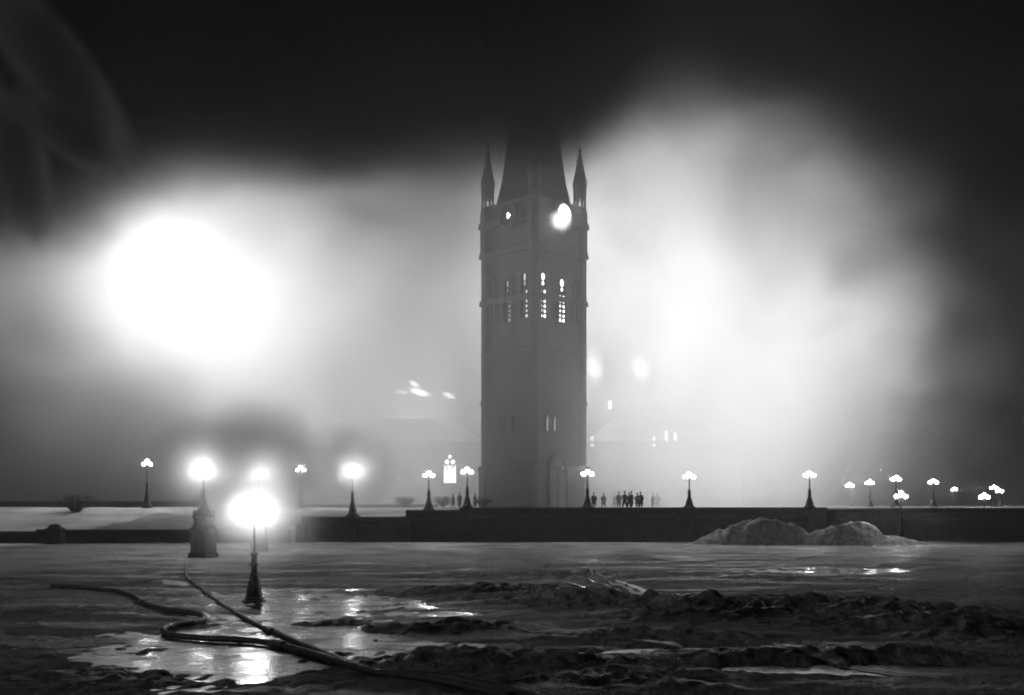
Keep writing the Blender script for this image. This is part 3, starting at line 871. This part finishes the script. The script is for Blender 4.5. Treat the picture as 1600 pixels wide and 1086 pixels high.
# ------------------------------------------------------------------ smoke and fire light
def smoke_volume(name, loc, dims, dens, noise_scale, soft, albedo=0.9, label=None, aniso=0.0, fire=0.0, cat='smoke', wob=0.5):
    """ellipsoid of smoke, thinning out to its rim"""
    m = bmesh.new(); bmesh.ops.create_icosphere(m, subdivisions=3, radius=1.0)
    mt = bpy.data.materials.new(name + '_volume'); mt.use_nodes = True
    t = mt.node_tree; L = t.links.new
    for n in list(t.nodes):
        if n.type == 'BSDF_PRINCIPLED': t.nodes.remove(n)
    v = t.nodes.new('ShaderNodeVolumePrincipled')
    v.inputs['Color'].default_value = (albedo, albedo, albedo, 1)
    v.inputs['Anisotropy'].default_value = aniso
    tc = t.nodes.new('ShaderNodeTexCoord')
    ln = t.nodes.new('ShaderNodeVectorMath'); ln.operation = 'LENGTH'
    L(tc.outputs['Object'], ln.inputs[0])
    nz = t.nodes.new('ShaderNodeTexNoise'); nz.inputs['Scale'].default_value = noise_scale; nz.inputs['Detail'].default_value = 4; nz.inputs['Distortion'].default_value = 0.6
    L(tc.outputs['Object'], nz.inputs['Vector'])
    ad = t.nodes.new('ShaderNodeMath'); ad.operation = 'MULTIPLY_ADD'; ad.inputs[1].default_value = wob
    L(nz.outputs['Fac'], ad.inputs[0]); L(ln.outputs['Value'], ad.inputs[2])
    mr = t.nodes.new('ShaderNodeMapRange'); mr.interpolation_type = 'SMOOTHSTEP'
    mr.inputs[1].default_value = 1.15; mr.inputs[2].default_value = 1.15 - soft
    mr.inputs[3].default_value = 0; mr.inputs[4].default_value = dens
    L(ad.outputs[0], mr.inputs[0])
    if fire:
        mr.inputs[4].default_value = fire
        L(mr.outputs[0], v.inputs['Emission Strength']); v.inputs['Density'].default_value = 0
    else: L(mr.outputs[0], v.inputs['Density'])
    L(v.outputs[0], t.nodes['Material Output'].inputs['Volume'])
    o = finish(m, name, mt); o.location = loc; o.scale = dims
    return tag(o, label, cat, None, 'stuff')
smoke_volume('fire', at(285, 440, 186), (68, 16, 52), 0, 2.0, 1.35, 1, 'huge white hot body of fire at far left', fire=0.2, cat='fire', wob=0.95)
smoke_volume('fire', at(290, 455, 188), (85, 16, 62), 0, 2.4, 1.3, 1, 'wide soft painted glow feathering out round the white fire', fire=0.05, cat='fire', wob=0.8)  # emission paints the soft falloff round the fire
smoke_volume('fire', at(330, 520, 184), (26, 12, 18), 0, 1.9, 1.1, 1, 'lower right shoulder of the white fire at far left', fire=0.03, cat='fire', wob=0.8)
smoke_volume('fire', at(170, 380, 184), (26, 12, 16), 0, 1.9, 1.1, 1, 'pale upper left shoulder of the white fire', fire=0.02, cat='fire', wob=0.8)
smoke_volume('fire', at(1125, 500, 167), (74, 13, 66), 0, 3.0, 1.1, 1, 'tall broad painted glow column right of the tower', fire=0.27, cat='fire', wob=1.0)  # glow of firelit smoke put into emission
smoke_volume('fire', at(1120, 720, 141), (27, 12, 22), 0, 1.2, 0.9, 1, 'painted glow of lit smoke before the right wing', fire=0.04, cat='fire', wob=0.4)  # smoke glow put into emission to wash out the right wing
smoke_volume('fire', at(530, 700, 139), (26, 11, 20), 0, 1.2, 0.9, 1, 'low sheet of painted glow before the left wing', fire=0.015, cat='fire', wob=0.4)  # low smoke glow put into emission over the left wing
smoke_volume('fire', at(570, 630, 167), (48, 13, 42), 0, 1.2, 1.0, 1, 'tall dull painted glow before the left wing', fire=0.024, cat='fire', wob=0.4)  # emission stands for the firelit smoke left of the tower
for px, py, rx, rz, tilt, e_, lab in ((655, 613, 2.0, 0.62, 14, 3.0, 'widest flat flame burning on the left wing roof'), (647, 600, 1.1, 0.5, 25, 2.0, 'small flame just above the widest roof flame'),
                               (701, 618, 1.3, 0.45, 20, 2.0, 'small pale flame on the left wing roof nearest the tower'), (628, 613, 1.2, 0.3, 5, 1.2, 'thin low flame at the far left end of the roof fire')):
    o = smoke_volume('fire', at(px, py, 178), (rx * 1.5, 0.9, rz * 1.6), 0, 1.5, 0.9, 1, lab, fire=e_, cat='flame', wob=0.6)
    o['kind'] = 'thing'; o.rotation_euler = (0, R(tilt), 0)
smoke_volume('fire', at(928, 575, 166), (2.8, 2.2, 5.4), 0, 2.4, 1.0, 1, 'flame rising against the right edge of the tower', fire=0.95, cat='flame', wob=0.9)['kind'] = 'thing'
smoke_volume('fire', at(876, 345, 145.6), (2.1, 1.5, 2.1), 0, 1.3, 0.9, 1, 'ragged bright glare over the right clock dial', fire=1.6, cat='fire', wob=0.5)['kind'] = 'thing'  # glowing volume softens the edge of the lit dial
smoke_volume('fire', at(1000, 577, 166), (3.4, 2.2, 4.4), 0, 2.6, 1.1, 1, 'flame standing on the right wing roof, clear of the tower', fire=1.3, cat='flame', wob=1.1)['kind'] = 'thing'
smoke_volume('smoke', at(800, 560, 168), (110, 48, 62), 0.005, 1.6, 0.7, 0.95, 'bank of glowing smoke all round the tower', 0.4)
smoke_volume('smoke', at(830, 500, 129), (60, 13, 42), 0.014, 1.6, 0.9, 0.95, 'veil of thin grey smoke added across the tower front', 0.6)  # smoke added to lighten the tower in place of lens glare
smoke_volume('fire', at(835, 470, 133), (34, 9, 36), 0, 1.4, 1.0, 1, 'faint painted glow across the tower front', fire=0.0095, cat='fire', wob=0.5)  # veiling glare over the tower painted as emission
smoke_volume('smoke', at(1075, 700, 141), (32, 12, 26), 0.055, 1.6, 0.8, 0.95, 'thick bright smoke pouring out before the right wing', 0.5)
smoke_volume('smoke', at(590, 690, 143), (32, 11, 23), 0.055, 1.6, 0.8, 0.95, 'grey smoke hanging before the left wing', 0.5)
for px, py, rx, rz, tilt, lab in ((1315, 425, 8.5, 8, 10, 'dark puff of smoke hanging right of the glow column'), (1400, 300, 12, 7, -25, 'dark torn smoke drifting over the upper right glow'),
                                (1235, 250, 6, 4, -35, 'small dark smoke shred over the top of the glow column'), (1470, 520, 9, 14, 8, 'dark upright smoke bank near the right edge'), (560, 330, 11, 3.5, 12, 'thin dark smoke shred between the white fire and tower')):
    o = smoke_volume('smoke', at(px, py, 128), (rx, 5, rz), 0.11, 1.9, 1.1, 0.3, lab, 0.0, wob=0.9)
    o.rotation_euler = (0, R(tilt), 0)
for px, py, rx, rz, tilt, lab in ((90, 110, 4.0, 13, -35, 'added pale wisp slanting across the upper left corner'), (115, 215, 2.6, 6, -50, 'short added pale wisp under the longer one at upper left'), (30, 260, 3.0, 9, -10, 'faint upright added wisp at the left edge')):  # wisps added only to draw the pale streaks at upper left
    o = smoke_volume('smoke', at(px, py, 92), (rx, 5, rz), 1.8, 1.6, 1.0, 0.95, lab, 0.3)
    o.rotation_euler = (0, R(tilt), 0)

def dark_cloud():
    x0, x1, y0, y1, z0, z1 = -75, 75, 100, 138, 16, 84
    m = bmesh.new(); box(m, x0, x1, y0, y1, z0, z1)
    mt = bpy.data.materials.new('dark_smoke_volume'); mt.use_nodes = True
    t = mt.node_tree; L = t.links.new
    for n in list(t.nodes):
        if n.type == 'BSDF_PRINCIPLED': t.nodes.remove(n)
    v = t.nodes.new('ShaderNodeVolumePrincipled'); v.inputs['Color'].default_value = (0.2, 0.2, 0.2, 1)
    tc = t.nodes.new('ShaderNodeTexCoord'); sp = t.nodes.new('ShaderNodeSeparateXYZ')
    L(tc.outputs['Object'], sp.inputs[0])
    mx = t.nodes.new('ShaderNodeMapRange'); mx.inputs[1].default_value = x0; mx.inputs[2].default_value = x1
    L(sp.outputs[0], mx.inputs[0])
    fc = t.nodes.new('ShaderNodeFloatCurve')
    cv = fc.mapping.curves[0]
    D = 120
    edge = [(-250, 330), (60, 360), (130, 288), (300, 248), (450, 244), (600, 232), (760, 224), (880, 205), (960, 150), (1060, 102), (1180, 125), (1270, 150), (1350, 182), (1480, 262), (1600, 340), (1850, 440)]
    pts = [(((px - 800) / FP * D - x0) / (x1 - x0), (EYE + (HZ - py) / FP * D) / 80) for px, py in edge]
    pts = [p for p in pts if 0 <= p[0] <= 1]
    while len(cv.points) < len(pts): cv.points.new(0.5, 0.5)
    for p, q in zip(cv.points, pts): p.location = q
    fc.mapping.update()
    L(mx.outputs[0], fc.inputs['Value'])
    nz = t.nodes.new('ShaderNodeTexNoise'); nz.inputs['Scale'].default_value = 0.045; nz.inputs['Detail'].default_value = 3
    L(tc.outputs['Object'], nz.inputs['Vector'])
    def mth(op, a, b):
        n = t.nodes.new('ShaderNodeMath'); n.operation = op
        for i, q in enumerate((a, b)):
            if isinstance(q, (int, float)): n.inputs[i].default_value = q
            else: L(q, n.inputs[i])
        return n.outputs[0]
    lo = mth('MULTIPLY', fc.outputs[0], 80)
    dz = mth('SUBTRACT', sp.outputs[2], lo)
    dz = mth('ADD', dz, mth('MULTIPLY', mth('SUBTRACT', nz.outputs['Fac'], 0.5), 16))
    mr = t.nodes.new('ShaderNodeMapRange'); mr.interpolation_type = 'SMOOTHSTEP'
    mr.inputs[1].default_value = -3; mr.inputs[2].default_value = 7; mr.inputs[3].default_value = 0; mr.inputs[4].default_value = 0.18
    L(dz, mr.inputs[0]); L(mr.outputs[0], v.inputs['Density'])
    L(v.outputs[0], t.nodes['Material Output'].inputs['Volume'])
    o = finish(m, 'smoke_cloud', mt)
    return tag(o, 'dark smoke cloud rolling over the tower roof', 'smoke', None, 'stuff')
dark_cloud()

for px, py, D, pw in FIRE:
    l = bpy.data.lights.new('fire_light', 'POINT'); l.energy = pw; l.shadow_soft_size = 0.4
    o = bpy.data.objects.new('fire_light', l); COL.objects.link(o); o.location = at(px, py, D)

# scattering volumes added to give these lamps their halos
def lamp_halo(px, py, D, r, dens, label):
    smoke_volume('lamp_halo', at(px, py, D), (r, r, r), dens, 1.2, 1.0, 0.95, label)
lamp_halo(397, 797, 48.5, 4.6, 0.3, 'added halo round the nearest lamp head')
lamp_halo(318, 737, 88, 6.4, 0.42, 'added halo round the gate pier lamp')
lamp_halo(405, 732, 100, 8.5, 0.42, 'added halo round the hazy lamp above the nearest one')
lamp_halo(551, 735, 122.8, 7.0, 0.32, 'faint added halo round the wall end lamp')

# thin smoky air over everything
m = bmesh.new(); box(m, -330, 330, -50, 430, -2, 90)
mt = bpy.data.materials.new('haze_volume'); mt.use_nodes = True
t = mt.node_tree
for n in list(t.nodes):
    if n.type == 'BSDF_PRINCIPLED': t.nodes.remove(n)
v = t.nodes.new('ShaderNodeVolumePrincipled'); v.inputs['Color'].default_value = (0.9, 0.9, 0.9, 1)
v.inputs['Density'].default_value = 0.0012; v.inputs['Anisotropy'].default_value = 0.45
t.links.new(v.outputs[0], t.nodes['Material Output'].inputs['Volume'])
o = finish(m, 'haze', mt)
o['kind'] = 'stuff'
